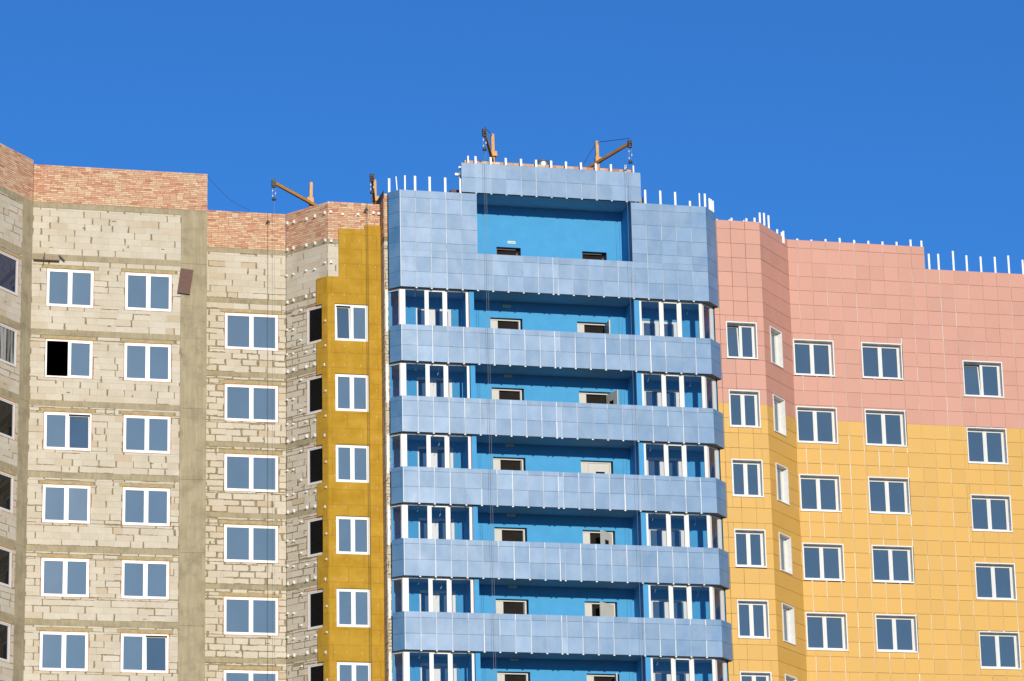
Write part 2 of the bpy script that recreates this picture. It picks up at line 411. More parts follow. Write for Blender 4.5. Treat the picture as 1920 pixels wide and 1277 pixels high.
# ------------------------------------------------------------------ windows
def ring(mb, fr, t0, t1, z0, z1, w, d0, d1, mat=0, wb=None):
    wb = w if wb is None else wb
    mb.box(fr, t0, t0 + w, d0, d1, z0, z1, mat); mb.box(fr, t1 - w, t1, d0, d1, z0, z1, mat)
    mb.box(fr, t0 + w, t1 - w, d0, d1, z1 - w, z1, mat); mb.box(fr, t0 + w, t1 - w, d0, d1, z0, z0 + wb, mat)
def window(parent, fr, t0, t1, z0, z1, d, pane, foam=True, trim=None, tilted=None, missing=None, label=None, single=False):
    """d = outer face of the frame. Two leaves; tilted = a leaf leaning inwards; missing = an empty leaf. trim = (reach out, depth) for a sheet-metal surround"""
    F, S, Mh = .052, .048, .035
    mb = MB(); tm = (t0 + t1) / 2
    ring(mb, fr, t0, t1, z0, z1, F, d - .07, d)
    if not single: mb.box(fr, tm - Mh, tm + Mh, d - .07, d - .001, z0 + F, z1 - F)
    leaf = [(t0 + F, t1 - F)] if single else [(t0 + F, tm - Mh), (tm + Mh, t1 - F)]
    for k, (a, b) in enumerate(leaf):
        if k in (tilted, missing): continue
        ring(mb, fr, a, b, z0 + F, z1 - F, S, d - .075, d - .012)
    w = mb.build('window', M['pvc'], parent)
    if label: w['label'] = label
    pb = MB()
    for k, (a, b) in enumerate(leaf):
        if k in (tilted, missing): continue
        e = U(-.006, .006); g = U(-.006, .006); a, b, c, h = a + S - .004, b - S + .004, z0 + F + S - .004, z1 - F - S + .004
        q = d - .045
        pb.hexa(fr, [(a, q, c), (b, q + e, c), (b, q + e + g, h), (a, q + g, h), (a, q - .012, c), (b, q - .012, c), (b, q - .012, h), (a, q - .012, h)])
    pb.build('pane', pane, w)
    if tilted is not None:
        a, b = leaf[tilted]; c, h = z0 + F, z1 - F
        sb = MB(); lean = .13
        def leanbox(t0_, t1_, z0_, z1_, d0, d1, m):
            k0, k1 = (z0_ - c) / (h - c) * lean, (z1_ - c) / (h - c) * lean
            sb.hexa(fr, [(t0_, d1 - k0, z0_), (t1_, d1 - k0, z0_), (t1_, d1 - k1, z1_), (t0_, d1 - k1, z1_), (t0_, d0 - k0, z0_), (t1_, d0 - k0, z0_), (t1_, d0 - k1, z1_), (t0_, d0 - k1, z1_)], m)
        q1, q0 = d - .02, d - .08
        leanbox(a, a + S, c, h, q0, q1, 0); leanbox(b - S, b, c, h, q0, q1, 0); leanbox(a + S, b - S, c, c + S, q0, q1, 0); leanbox(a + S, b - S, h - S, h, q0, q1, 0)
        leanbox(a + S - .003, b - S + .003, c + S - .003, h - S + .003, q0 + .02, q0 + .032, 1)
        o = sb.build('sash', [M['pvc'], M['pane']], w); o['label'] = 'sash tilted open at the top'
    if foam:
        fb = MB(); g = .02
        def strip(horizontal, at, a, b, sgn, amt):
            n = max(3, int((b - a) / .1)); inner, outer = [], []
            for i in range(n + 1):
                x = a + (b - a) * i / n; wv = max(.003, amt * U(.3, 1.25)) * sgn
                inner.append((x, at) if horizontal else (at, x)); outer.append((x, at + wv) if horizontal else (at + wv, x))
            for i in range(n):
                q = [inner[i], inner[i + 1], outer[i + 1], outer[i]]
                if (horizontal and sgn < 0) or (not horizontal and sgn > 0): q = q[::-1]
                fb.slab(fr, q, d + U(.001, .006), d - .05)
        strip(True, z1 + .001, t0, t1, 1, U(.016, .034)); strip(True, z0 - .001, t0, t1, -1, U(.004, .016))
        strip(False, t1 + .001, z0, z1, 1, U(.018, .03)); strip(False, t0 - .001, z0, z1, -1, U(.006, .018))
        fb.build('foam_seal', M['foam'], w)
    if trim:
        out, deep, wd = trim; tb = MB()
        ring(tb, fr, t0 - wd, t1 + wd, z0 - wd, z1 + wd, wd, -deep, out)
        tb.box(fr, t0 - wd - .02, t1 + wd + .02, -.02, out + .025, z0 - wd - .012, z0 - wd - .001)
        tb.build('window_trim', M['reveal'], w)
    return w

# ================================================================== 1  the raw block section on the left
STOREY = 2.8
A = thing('apartment_block', 'unfinished building section at the far left, bare cream blocks with concrete bands and brick parapet', 'building', -16.0, 0.0)
FA = front(0.0); FW = Fr(-18.70, 0.0, 50.7, 0.0)
A_rows = [(38.25 + .035, 36.808), (35.45 + .04, 34.02), (32.65, 31.21), (29.85, 28.41), (27.05, 25.61), (24.25 + .03, 22.83)]
A_band = [38.86, 35.885, 33.11, 30.34, 27.525, 24.74, 21.95]
A_win = [(-18.1136, -16.3448), (-15.1327, -13.3615)]
W_win = (-3.50, -.862)
holesA = [(a - .02, b + .02, z0 - .02, z1 + .02) for z1, z0 in A_rows for a, b in A_win]
holesW = [(W_win[0] - .02, W_win[1] + .02, z0 + .10, z1 + .13) for z1, z0 in A_rows]
BOT = 18.0
WL = -4.5                                             # how far the angled wing runs to the left
mw, bl, sm, bw = MB(), MB(), MB(), MB()
sheet(mw, FA, -18.70, -13.01, BOT, 40.93, holesA, -.012, .30)
sheet(mw, FW, WL, 0, BOT, 40.93, holesW, -.012, .30)
wall = mw.build('mortar_wall', M['mortar'], A)
for i in range(len(A_band)):
    zt = (40.71 if i == 0 else A_band[i - 1] - .225); zb = A_band[i]
    kw = dict(pv=.55, ph=.0) if i == 0 else dict(pv=.35 + .06 * i, ph=.10 + .05 * i)
    lint = [] if i == 0 else [(a - U(.12, .2), b + U(.12, .2), A_rows[i - 1][0] + .02, A_rows[i - 1][0] + .165) for a, b in A_win]
    bl, bw = MB(), MB()
    masonry(bl, FA, -18.69, -13.01, zb + .003, zt - .003, holesA + lint, .645, .252, **kw)
    wl = [] if i == 0 else [(W_win[0] - .15, W_win[1] + .15, A_rows[i - 1][0] + .13, A_rows[i - 1][0] + .27)]
    masonry(bw, FW, WL, -.66, zb + .003, zt - .003, holesW + wl, .645, .252, pv=.5, ph=.35)
    bl.build('block_infill', M['block'], A); bw.build('block_infill', M['block'], A)
smears(sm, FA, 46, -18.6, -13.1, 21.5, 40.4, holesA, .004); smears(sm, FW, 30, -3.2, -.8, 21.5, 40.4, holesW, .004)
sm.build('mortar_smear', M['mortar'], A, kind='stuff')
for i, zb in enumerate(A_band):
    b = MB(); b.box(FA, -18.69, -13.012, -.06, .006, zb - .225, zb); b.build('floor_slab', M['concrete'], A)
    b = MB(); b.box(FW, WL, -.662, -.06, .006, zb - .24, zb + .02); b.build('floor_slab', M['concrete'], A)
b = MB(); b.box(FA, -18.69, -12.0, -.06, .006, 40.715, 40.93); b.build('floor_slab', M['concrete'], A)
b = MB(); b.box(FW, WL, 0, -.06, .006, 40.70, 40.935); b.build('floor_slab', M['concrete'], A)
b = MB()
zc = [40.713] + [z - .11 for z in A_band] + [BOT]
for k in range(len(zc) - 1): b.box(FA, -13.008, -12.0, -.4, .016 + U(-.006, .006), zc[k + 1] + .008, zc[k])
b.build('concrete_column', M['concrete'], A)
b = MB()
for k in range(len(zc) - 1): b.box(FW, -.66, -.012, -.4, .012 + U(-.005, .005), zc[k + 1] + .006, zc[k])
b.build('concrete_column', M['concrete'], A)
for i, (z1, z0) in enumerate(A_rows):
    for a, c in A_win:
        b = MB(); b.box(FA, a - .10 - U(0, .07), c + .10 + U(0, .07), -.05, .004, z1 + .026, z1 + .155); b.build('lintel', M['lintel'], A)
    b = MB(); b.box(FW, W_win[0] - .13, W_win[1] + .13, -.05, .004, z1 + .135, z1 + .26); b.build('lintel', M['lintel'], A)
for i, (z1, z0) in enumerate(A_rows):
    for k, (a, c) in enumerate(A_win):
        kw = {}
        if (i, k) == (1, 0): kw = dict(missing=0, label='window with its left leaf missing, black inside')
        if (i, k) in ((2, 0), (5, 1)): kw = dict(tilted=1, label='window with its right leaf tilted open')
        window(A, FA, a, c, z0, z1, -.012, M['pane_sky_pale'], **kw)
    window(A, FW, W_win[0], W_win[1], z0 + .12, z1 + .11, -.012, M['pane_deep'] if i == 0 else M['pane_curtain'] if i == 1 else M['pane_black'])
pm = MB()
for fr, t0, t1, zt in ((FA, -18.72, -12.0, 42.44), (FW, WL, .0, 42.60)):
    sheet(pm, fr, t0, t1, 40.93, zt, [], -.012)
    pm.box(fr, t0, t1, -.26, -.03, 40.93, zt - .006)
pm.build('parapet_core', M['brick_mortar'], A)
pb = MB(); bricks(pb, FW, WL, -.012, 40.935, 42.60); pb.build('brick_parapet', M['brick'], A)
pb = MB(); bricks(pb, FA, -18.69, -12.0, 40.935, 42.44)
FAr = Fr(-12.0, 0.0, 90, 0.0); bricks(pb, FAr, 0.0, 1.6, 40.935, 42.44)
pb.build('brick_parapet', M['brick'], A)
s1, q1, _ = FW.p(WL, 0, 0)
b = MB()
b.prism([(-26, q1), (s1 - .01, q1), (s1 - .01, q1 - .4), (-26, q1 - .4)], GROUND, 42.5)          # front of the next bay, beyond the picture
b.prism([(-26, q1 - .41), (-25.7, q1 - .41), (-25.7, -14), (-26, -14)], GROUND, 42.5)
b.prism([(-25.69, -13.7), (-12.01, -13.7), (-12.01, -14), (-25.69, -14)], GROUND, 42.2)
b.prism([(-12.35, -.42), (-12.004, -.42), (-12.004, -13.69), (-12.35, -13.69)], GROUND, 42.2)
b.prism([(s1 + .02, q1 - .42), (-18.75, -.45), (-12.36, -.45), (-12.36, -13.68), (-25.68, -13.68), (-25.68, q1 - .42)], 41.2, 41.4)
for fr, t0, t1 in ((FA, -18.69, -12.0), (FW, WL, 0)): b.box(fr, t0, t1, -.4, -.012, GROUND, BOT - .001)
b.build('rear_wall', M['shell'], A)

# ================================================================== 2  the section being insulated, with its bay
B = thing('apartment_block', 'unfinished building section with an angled bay half covered in ochre insulation', 'building', -8.6, -1.0)
QB, QY, QI = -1.565, .20, .262
FB = front(QB)
CS = (-8.665, QB); CE = (-7.325, QY)
ANG = -math.degrees(math.atan2(CE[1] - CS[1], CE[0] - CS[0])); LEN = math.hypot(CE[0] - CS[0], CE[1] - CS[1])
FS = Fr(CS[0], CS[1], ANG, 0.0)
FY = front(QY); YR = -5.25
B_rows = [(37.3117 - STOREY * k + dz, 35.864 - STOREY * k + dz) for k, dz in enumerate((.03, -.045, -.02, 0, -.005, -.02))]
B_win = (-11.0614, -8.9826)
Y_rows = [(37.35 - STOREY * k, 35.90 - STOREY * k) for k in range(6)]
Y_win = (-7.0604, -5.7711)
S_win = (1.085, 1.965)
B_band = [37.935, 34.965, 32.17, 29.38, 26.59, 23.765, 20.97]
Y_band = [37.95, 34.98, 32.18, 29.40, 26.60, 23.80, 21.0]
holesB = [(B_win[0] - .02, B_win[1] + .02, z0 - .02, z1 + .02) for z1, z0 in B_rows]
holesY = [(Y_win[0] - .02, Y_win[1] + .02, z0 - .02, z1 + .02) for z1, z0 in Y_rows]
holesS = [(S_win[0] - .02, LEN - .05, z0 + .0, z1 + .06) for z1, z0 in Y_rows]
mw, bl, sm, bs, by = MB(), MB(), MB(), MB(), MB()
sheet(mw, FB, -11.99, CS[0], BOT, 39.985, holesB, -.012, .3)
sheet(mw, FS, 0, LEN, BOT, 39.985, holesS, -.012, .3)
sheet(mw, FY, CE[0], YR, BOT, 39.985, holesY, -.012, .3)
mw.build('mortar_wall', M['mortar'], B)
for i in range(len(B_band)):
    zt = 39.79 if i == 0 else B_band[i - 1] - .19; zb = B_band[i]
    lint = [] if i == 0 else [(B_win[0] - U(.1, .3), B_win[1] + U(.1, .14), B_rows[i - 1][0] + .02, B_rows[i - 1][0] + .17)]
    bl, bs = MB(), MB()
    masonry(bl, FB, -11.985, CS[0] - .01, zb + .003, zt - .003, holesB + lint, .625, .25, **(dict(pv=.3, ph=.15) if i == 0 else dict(pv=.85, ph=.9, wide=(.018, .048))))
    zt = 39.80 if i == 0 else Y_band[i - 1] - .2; zb = Y_band[i]
    masonry(bs, FS, .01, LEN - .004, zb + .003, zt - .003, holesS, .6, .25, **(dict(pv=.45, ph=.1) if i == 0 else dict(pv=.75, ph=.75, wide=(.016, .045))))
    if i == 0: masonry(by, FY, CE[0] + .004, -6.7, zb + .003, zt - .003, holesY, .6, .25, pv=.2, ph=.1)
    for x in (bl, bs): x.build('block_infill', M['block'], B)
by.build('block_infill', M['block'], B)
smears(sm, FB, 34, -11.8, -8.8, 21.5, 37.6, holesB, .004); smears(sm, FS, 30, .1, 1.0, 21.5, 39.5, holesS, .004)
sm.build('mortar_smear', M['mortar'], B, kind='stuff')
for i in range(len(B_band)):
    b = MB(); b.box(FB, -11.985, CS[0] - .01, -.06, .006, B_band[i] - .19, B_band[i]); b.build('floor_slab', M['concrete'], B)
    b = MB(); b.box(FS, .005, LEN - .004, -.06, .006, Y_band[i] - .2, Y_band[i]); b.build('floor_slab', M['concrete'], B)
b = MB(); b.box(FB, -11.985, CS[0] - .01, -.06, .006, 39.79, 39.985); b.build('floor_slab', M['concrete'], B)
b = MB(); b.box(FS, .005, LEN - .004, -.06, .006, 39.80, 39.985); b.box(FY, CE[0] + .002, YR, -.06, .006, 39.81, 39.985); b.build('floor_slab', M['concrete'], B)
for z1, z0 in B_rows:
    b = MB(); b.box(FB, B_win[0] - .2, B_win[1] + .12, -.05, .004, z1 + .03, z1 + .165); b.build('lintel', M['lintel'], B)
pm = MB()
for fr, t0, t1 in ((FB, -11.99, CS[0]), (FS, 0, LEN), (FY, CE[0], YR)):
    sheet(pm, fr, t0, t1, 39.985, 41.50, [], -.012); pm.box(fr, t0, t1 - .02, -.26, -.03, 39.99, 41.49)
pm.build('parapet_core', M['brick_mortar'], B)
pb = MB(); bricks(pb, FB, -11.985, CS[0] - .01, 39.99, 41.50); bricks(pb, FS, .01, LEN - .004, 39.99, 41.51); bricks(pb, FY, CE[0] + .004, YR, 39.99, 41.53)
pb.build('brick_parapet', M['brick'], B)
for i, (z1, z0) in enumerate(B_rows): window(B, FB, B_win[0], B_win[1], z0, z1, -.012, M['pane_sky_pale'])
for i, (z1, z0) in enumerate(Y_rows):
    kw = dict(tilted=0, label='window with its left leaf tilted open') if i == 0 else {}
    window(B, FY, Y_win[0], Y_win[1], z0, z1, .03, M['pane_sky_pale'], foam=False, **kw)
    window(B, FS, S_win[0], LEN - .06, z0 + .02, z1 + .04, -.012, M['pane_black'], foam=True, single=True)
# insulation: 60 mm boards over the bay front and the corner of its side
wl = MB(); DI = QI - QY
FI = front(QI)
cut = [(Y_win[0] - .012, Y_win[1] + .012, z0 - .01, z1 + .02) for z1, z0 in Y_rows]
edge = .018
tc = LEN + .02                                          # where the side boards meet the front boards
sheet(wl, FI, -7.34, YR + .005, BOT, 38.465, cut, 0, DI)
sheet(wl, FI, -6.90, YR + .005, 38.465, 40.42, [], 0)
sheet(wl, FI, -5.87, YR + .005, 40.42, 40.62, [], 0)
FSI = Fr(FS.p(0, DI, 0)[0], FS.p(0, DI, 0)[1], ANG, 0.0)
side_end = LEN - .012
cutS = [(S_win[0], S_win[1] - .015, z0 + .01, z1 + .05) for z1, z0 in Y_rows]
sheet(wl, FSI, 1.665, side_end, BOT, 38.465, cutS, 0, DI)
for a, b_, z in ((-7.34, -6.90, 38.465), (-6.90, -5.87, 40.42), (-5.87, YR, 40.62)):   # top and left edges of the boards
    wl.face(FI, [(a, 0, z), (b_, 0, z), (b_, -DI, z), (a, -DI, z)])
for t, z0, z1 in ((-6.90, 38.465, 40.42), (-5.87, 40.42, 40.62)):
    wl.face(FI, [(t, -DI, z0), (t, 0, z0), (t, 0, z1), (t, -DI, z1)])
wl.face(FI, [(YR + .005, 0, BOT), (YR + .005, -DI, BOT), (YR + .005, -DI, 40.62), (YR + .005, 0, 40.62)])
zz = sorted([BOT, 38.465] + [h[k] for h in cutS for k in (2, 3)])
for z0, z1 in zip(zz[0::2], zz[1::2]): wl.face(FSI, [(1.665, -DI, z0), (1.665, 0, z0), (1.665, 0, z1), (1.665, -DI, z1)])
wl.face(FSI, [(1.665, 0, 38.465), (side_end, 0, 38.465), (side_end, -DI, 38.465), (1.665, -DI, 38.465)])
p0, p1 = FSI.p(side_end, 0, 0), FI.p(-7.34, 0, 0)
wl.shape([(p0[0], p0[1], BOT), (p1[0], p1[1], BOT), (p1[0], p1[1], 38.465), (p0[0], p0[1], 38.465), (CE[0] + .02, CE[1] + .02, 38.465)], [(0, 1, 2, 3), (3, 2, 4)], [(0, BOT), (.05, BOT), (.05, 38.4), (0, 38.4), (.02, 38.4)])
wl.build('insulation', M['wool'], B)
# brackets: a base plate and an upright fin standing out of the wall
def bracket(fr, t, z, reach, h, name, base=0.0, buried=False):
    """a base plate, an upright fin standing out of the wall and a foot plate below it; buried = the base lies under the insulation"""
    b = MB(); b0 = base + .010; h *= .86; reach *= .92
    if not buried: b.box(fr, t - .045, t + .040, base + .004, base + .010, z - h * .55, z + h * .55)
    def plate(t0, t1, z0, z1, z2): b.hexa(fr, [(t0, base + reach, z0), (t1, base + reach, z0), (t1, base + reach, z1), (t0, base + reach, z1), (t0, b0, z0), (t1, b0, z0), (t1, b0, z2), (t0, b0, z2)])
    plate(t + .032, t + .038, z - h * .5, z + h * .38, z + h * .5)
    if not buried: plate(t - .055, t + .031, z - h * .5, z - h * .5 + .006, z - h * .5 + .006)
    b.build(name, M['steel_white'], B)
T = lambda s, q: math.hypot(s - CS[0], q - CS[1])
for s, q, z in [(-8.60, -1.485, 41.10), (-8.389, -1.204, 41.076), (-7.986, -.666, 41.04), (-7.719, -.31, 41.058), (-7.409, .103, 41.085),
                (-8.60, -1.487, 40.007), (-8.407, -1.228, 39.998), (-7.995, -.678, 39.969), (-7.716, -.307, 39.949), (-7.397, .119, 39.954)]:
    bracket(FS, T(s, q), z, .13, .15, 'bracket')
for s, q, z in [(-8.619, -1.51, 38.944), (-8.409, -1.23, 38.93), (-8.007, -.695, 38.93), (-7.735, -.332, 38.893), (-7.417, .093, 39.043)]:
    bracket(FS, T(s, q), z, .12, .085, 'bracket')
for k in range(6):
    o = -STOREY * k
    for s, q in ((-8.60, -1.486), (-8.41, -1.231), (-8.007, -.694), (-7.748, -.349)):
        bracket(FS, T(s, q), 37.86 + o + (.17 * (k == 0)) - .04 * (k == 0) - .13 * (k == 0) + U(-.02, .02), .13, .15, 'bracket')
    for s, q, z in ((-8.613, -1.502, 36.72), (-8.421, -1.247, 36.675), (-8.187, -.935, 36.17), (-8.614, -1.504, 35.755), (-8.423, -1.249, 35.71), (-8.013, -.703, 35.668), (-7.737, -.334, 35.631), (-8.179, -.924, 37.374)):
        bracket(FS, T(s, q), z + o + U(-.03, .03), .12, .085, 'bracket')
    for s, q, z, h in ((-7.441, .06, 34.928, .13), (-7.40, .11, 36.68, .085), (-7.404, .11, 35.686, .085)):
        bracket(FSI, T(s, q) + .03, z + o, .07, h, 'bracket')
for s, z in [(-7.195, 41.095), (-6.728, 41.02), (-6.113, 41.053), (-5.5, 41.15), (-5.297, 41.128), (-7.182, 39.908), (-7.186, 39.05)]:
    bracket(FY, s, z, .11, .13, 'front_bracket')  # the same brackets, here on the bay front
for k in range(-1, 6):
    o = -STOREY * k
    for s, z in ((-7.18, 34.908), (-6.732, 34.929), (-6.122, 34.902), (-5.51, 34.873), (-7.137, 36.142), (-7.131, 37.157), (-6.727, 35.664), (-5.51, 35.70), (-5.50, 36.75)):
        if z + o < 38.2 and z + o > 22.0: bracket(FI, s, z + o, .05, .10, 'front_bracket', -.008, True)
for s, z in ((-6.727, 39.933), (-5.518, 39.958), (-6.714, 38.934), (-6.121, 38.945), (-5.508, 38.916), (-6.117, 39.95)): bracket(FI, s, z, .05, .11, 'front_bracket', -.008, True)
# side of the blue balconies between bay and tower: brick and block return
b = MB(); FR = Fr(-5.235, -1.0, -90, 0.0)
sheet(b, FR, 0, 1.86, BOT, 41.9, [], -.012); b.build('mortar_wall', M['mortar'], B)
b = MB(); masonry(b, FR, 1.2, 1.86, BOT, 39.8, [], .6, .25, pv=.5, ph=.6); b.build('block_infill', M['block'], B)
b = MB(); masonry(b, front(.86), -5.21, -5.075, BOT, 39.8, [], .6, .125, pv=.1, ph=.6); b.build('block_infill', M['block'], B)
b = MB(); bricks(b, FR, 1.2, 1.86, 39.99, 41.55); b.build('brick_parapet', M['brick'], B)
b = MB(); bricks(b, front(.86), -5.21, -5.075, 39.99, 41.75); b.build('brick_parapet', M['brick'], B)
b = MB(); b.box(front(.86), -5.222, -5.06, -.3, -.012, BOT, 41.75); b.build('mortar_wall', M['mortar'], B)
b = MB()
b.prism([(-12.0, -13.7), (-5.3, -13.7), (-5.3, -14), (-12.0, -14)], GROUND, 41.2)
b.prism([(-12.0, QB - .42), (CS[0], QB - .42), (CE[0] + .2, QY - .42), (-5.27, QY - .42), (-5.27, -13.69), (-12.0, -13.69)], 40.4, 40.6)
for fr, t0, t1 in ((FB, -11.99, CS[0]), (FS, 0, LEN), (FY, CE[0], YR)): b.box(fr, t0, t1, -.4, -.012, GROUND, BOT - .001)
b.build('rear_wall', M['shell'], B)

# ================================================================== 3  the blue balcony tower
T3 = thing('apartment_block', 'tall building section clad in pale blue panels with open balconies down the middle', 'building', 1.5, .75)
QU = 1.485; FU = front(QU)
UL, UR = -4.702, 7.642
FUL = Fr(UL, QU, -47.5, 0.0); LUL = .575               # short slanting end on the left, t from -LUL to 0
FUR = Fr(UR, QU, 49.2, 0.0); LUR = .945
par = [(36.305, 34.858), (33.47, 32.055), (30.69, 29.29), (27.912, 26.473), (25.108, 23.652), (22.30, 20.85)]
ucols = [UL] + [-4.09, -3.49, -2.88, -2.268, -1.663, -1.06, -.452, .155, .757, 1.346, 1.546, 2.16, 2.765, 3.372, 3.978, 4.585, 5.19, 5.80, 6.41, 7.02] + [UR]
UM = [M['blue_tile'], M['steel_white'], M['dark'], M['shell']]
def band(z0, z1, rows, holes=(), top=None):
    mb = MB()
    tiles(mb, FU, ucols, rows, holes, 0, vg=(.010, .034), rail_drop=.04)
    # the slanting ends carry whole-width panels
    for fr, a, b in ((FUL, -LUL, 0), (FUR, 0, LUR)):
        tiles(mb, fr, [a, b], rows, [], 0, rails=False, tilt=.001)
        sheet(mb, fr, a, b, z0, z1 - .01, [], -.05, mat=2)
        mb.box(fr, a + .02, b - .02, -.30, -.055, z0 + .03, z1 - .02, 3)
    sheet(mb, FU, UL, UR, z0 + .0, z1 - .01, holes, -.05, mat=2)
    segs = [(UL + .04, UR - .04, z0 + .03, z1 - .02)]
    for h in holes: segs = subtract(segs, h)
    for (a, b, c, e) in segs: mb.box(FU, a, b, -.18, -.055, c, e, 3)
    # white corner profiles
    mb.box(FU, UL - .012, UL + .006, -.012, .006, z0 + .003, z1 - .003, 1)
    # flat cap along the top edge
    return mb
top_rows = [37.82, 38.441, 39.03, 39.30, 39.63, 40.232, 40.831, 41.439, 41.74]
def top_band():
    mb = MB(); hole = (-1.655, 4.575, 39.30, 42.0)
    tiles(mb, FU, ucols, [37.82, 38.441, 39.03, 39.30], [], 0, vg=(.007, .02), rail_drop=.04)
    for cs in ([c for c in ucols if c < -1.67] + [-1.655], [4.575] + [c for c in ucols if c > 4.6]):
        tiles(mb, FU, cs, [39.30, 39.63, 40.232, 40.831, 41.439, 41.74], [], 0, vg=(.006, .018), rail_drop=0)
    for fr, a, b in ((FUL, -LUL, 0), (FUR, 0, LUR)):
        tiles(mb, fr, [a, b], [37.82, 38.441, 39.03, 39.63, 40.232, 40.831, 41.439, 41.74], [], 0, rails=False, tilt=.001)
        sheet(mb, fr, a, b, 37.82, 41.73, [], -.05, mat=2)
        mb.box(fr, a + .02, b - .02, -.30, -.055, 37.85, 41.72, 3)
    sheet(mb, FU, UL, UR, 37.82, 41.73, [hole], -.05, mat=2)
    for (a, b, c, e) in subtract([(UL + .04, UR - .04, 37.85, 41.72)], hole): mb.box(FU, a, b, -.18, -.055, c, e, 3)
    mb.box(FU, UL - .012, UL + .006, -.012, .006, 37.823, 41.737, 1)
    return mb
top_band().build('cladding', UM, T3)
for zt, zb in par:
    band(zb, zt, [zb, zb + .622, zb + 1.226, zt]).build('balcony_parapet', UM, T3)
# head above the top loggia
hb = MB()
hcols = [-2.25, -1.663, -1.06, -.452, .155, .757, 1.37, 1.98, 2.59, 3.20, 3.81, 4.42, 5.005]
tiles(hb, FU, hcols, [41.79, 42.40, 43.0], [], 0, vg=(.006, .018), rail_drop=.03)
sheet(hb, FU, -2.25, 5.005, 41.79, 42.99, [], -.05, mat=2)
hb.box(FU, -2.24, 4.995, -.10, -.055, 41.82, 42.98, 3)
hb.build('cladding', UM, T3)
pb = MB(); FH = front(QU - .25); FHL = Fr(-2.06, .80, -90, 0.0)
bricks(pb, FH, -2.06, 4.82, 41.95, 43.19); bricks(pb, FHL, 0, QU - .25 - .80, 41.95, 43.19)
pb.build('brick_parapet', M['brick'], T3)
b = MB(); b.prism([(-2.045, QU - .265), (4.81, QU - .265), (4.81, .80), (-2.045, .80)], 41.80, 43.18); b.build('parapet_core', M['brick_mortar'], T3)
b = MB(); b.box(front(.9), -2.55, -2.07, -.4, 0, 41.60, 42.06); b.build('brick_stub', M['rust'], T3)
b = MB(); b.box(front(1.1), 5.02, 5.2, -.2, 0, 41.74, 42.10); b.build('brick_stub', M['plank'], T3)
for dz, dq in ((42.87, 1.1), (42.62, 1.0), (42.55, 1.25), (42.42, 1.15)):
    b = MB(); b.box(front(dq), -2.40 if dq == 1.0 else -2.27, -2.06, -.1, 0, dz, dz + .10); b.build('bracket', M['steel_white'], T3)
# slabs with their ceilings, back wall, partitions
plan_in = [(-5.06, .98), (UL, QU - .19), (UR - .04, QU - .19), (8.0, .72), (8.0, .003), (-5.06, .003)]
zbots = [37.82] + [zb for zt, zb in par]
for zb in zbots:
    b = MB(); b.prism(plan_in, zb + .035, zb + .21); b.build('balcony_slab', M['blue_ceiling'], T3)
b = MB(); b.prism([(-1.66, QU - .115), (4.58, QU - .115), (4.58, .003), (-1.66, .003)], 41.785, 41.799); b.build('balcony_slab', M['blue_ceiling'], T3)
door_holes = [(-.55, .43, 38.03, 40.10), (2.93, 3.93, 38.03, 40.10)]
unit_holes = []
for zt, zb in par:
    dtop = zt + .885; fl = zb + .21
    door_holes += [(-.85, .435, fl, dtop), (2.65, 3.945, fl, dtop)]
    unit_holes += [(-3.82, -2.41, fl, fl + 2.385), (5.285, 6.775, fl, fl + 2.30)]
b = MB(); FK = front(0.0)
sheet(b, FK, -5.19, 8.05, BOT, 41.80, door_holes + unit_holes, 0, .22)
b.build('back_wall', M['blue_wall'], T3)
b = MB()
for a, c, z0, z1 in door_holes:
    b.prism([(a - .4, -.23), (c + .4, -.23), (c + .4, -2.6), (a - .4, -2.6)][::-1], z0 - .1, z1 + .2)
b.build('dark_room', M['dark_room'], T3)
for s0, s1, z0, z1 in ((-1.99, -1.80, BOT, 37.81), (4.632, 4.832, BOT, 37.81), (-1.85, -1.668, 38.04, 41.78), (4.59, 4.77, 38.04, 41.78)):
    b = MB(); b.prism([(s0, 1.315 if z1 < 38 else 1.29), (s1, 1.315 if z1 < 38 else 1.29), (s1, .004), (s0, .004)], z0, z1); b.build('partition_wall', M['blue_wall'], T3)
b = MB(); b.box(FU, 4.578, 4.588, -.19, -.052, 39.3, 41.74); b.build('insulation', M['wool'], T3)
for s, q0, q1 in ((-5.015, .84, 0.004), (8.01, .70, .004)):
    b = MB(); b.prism([(s - .04, q0), (s + .04, q0), (s + .04, q1), (s - .04, q1)], BOT, 41.7); b.build('side_wall', M['blue_wall'], T3)

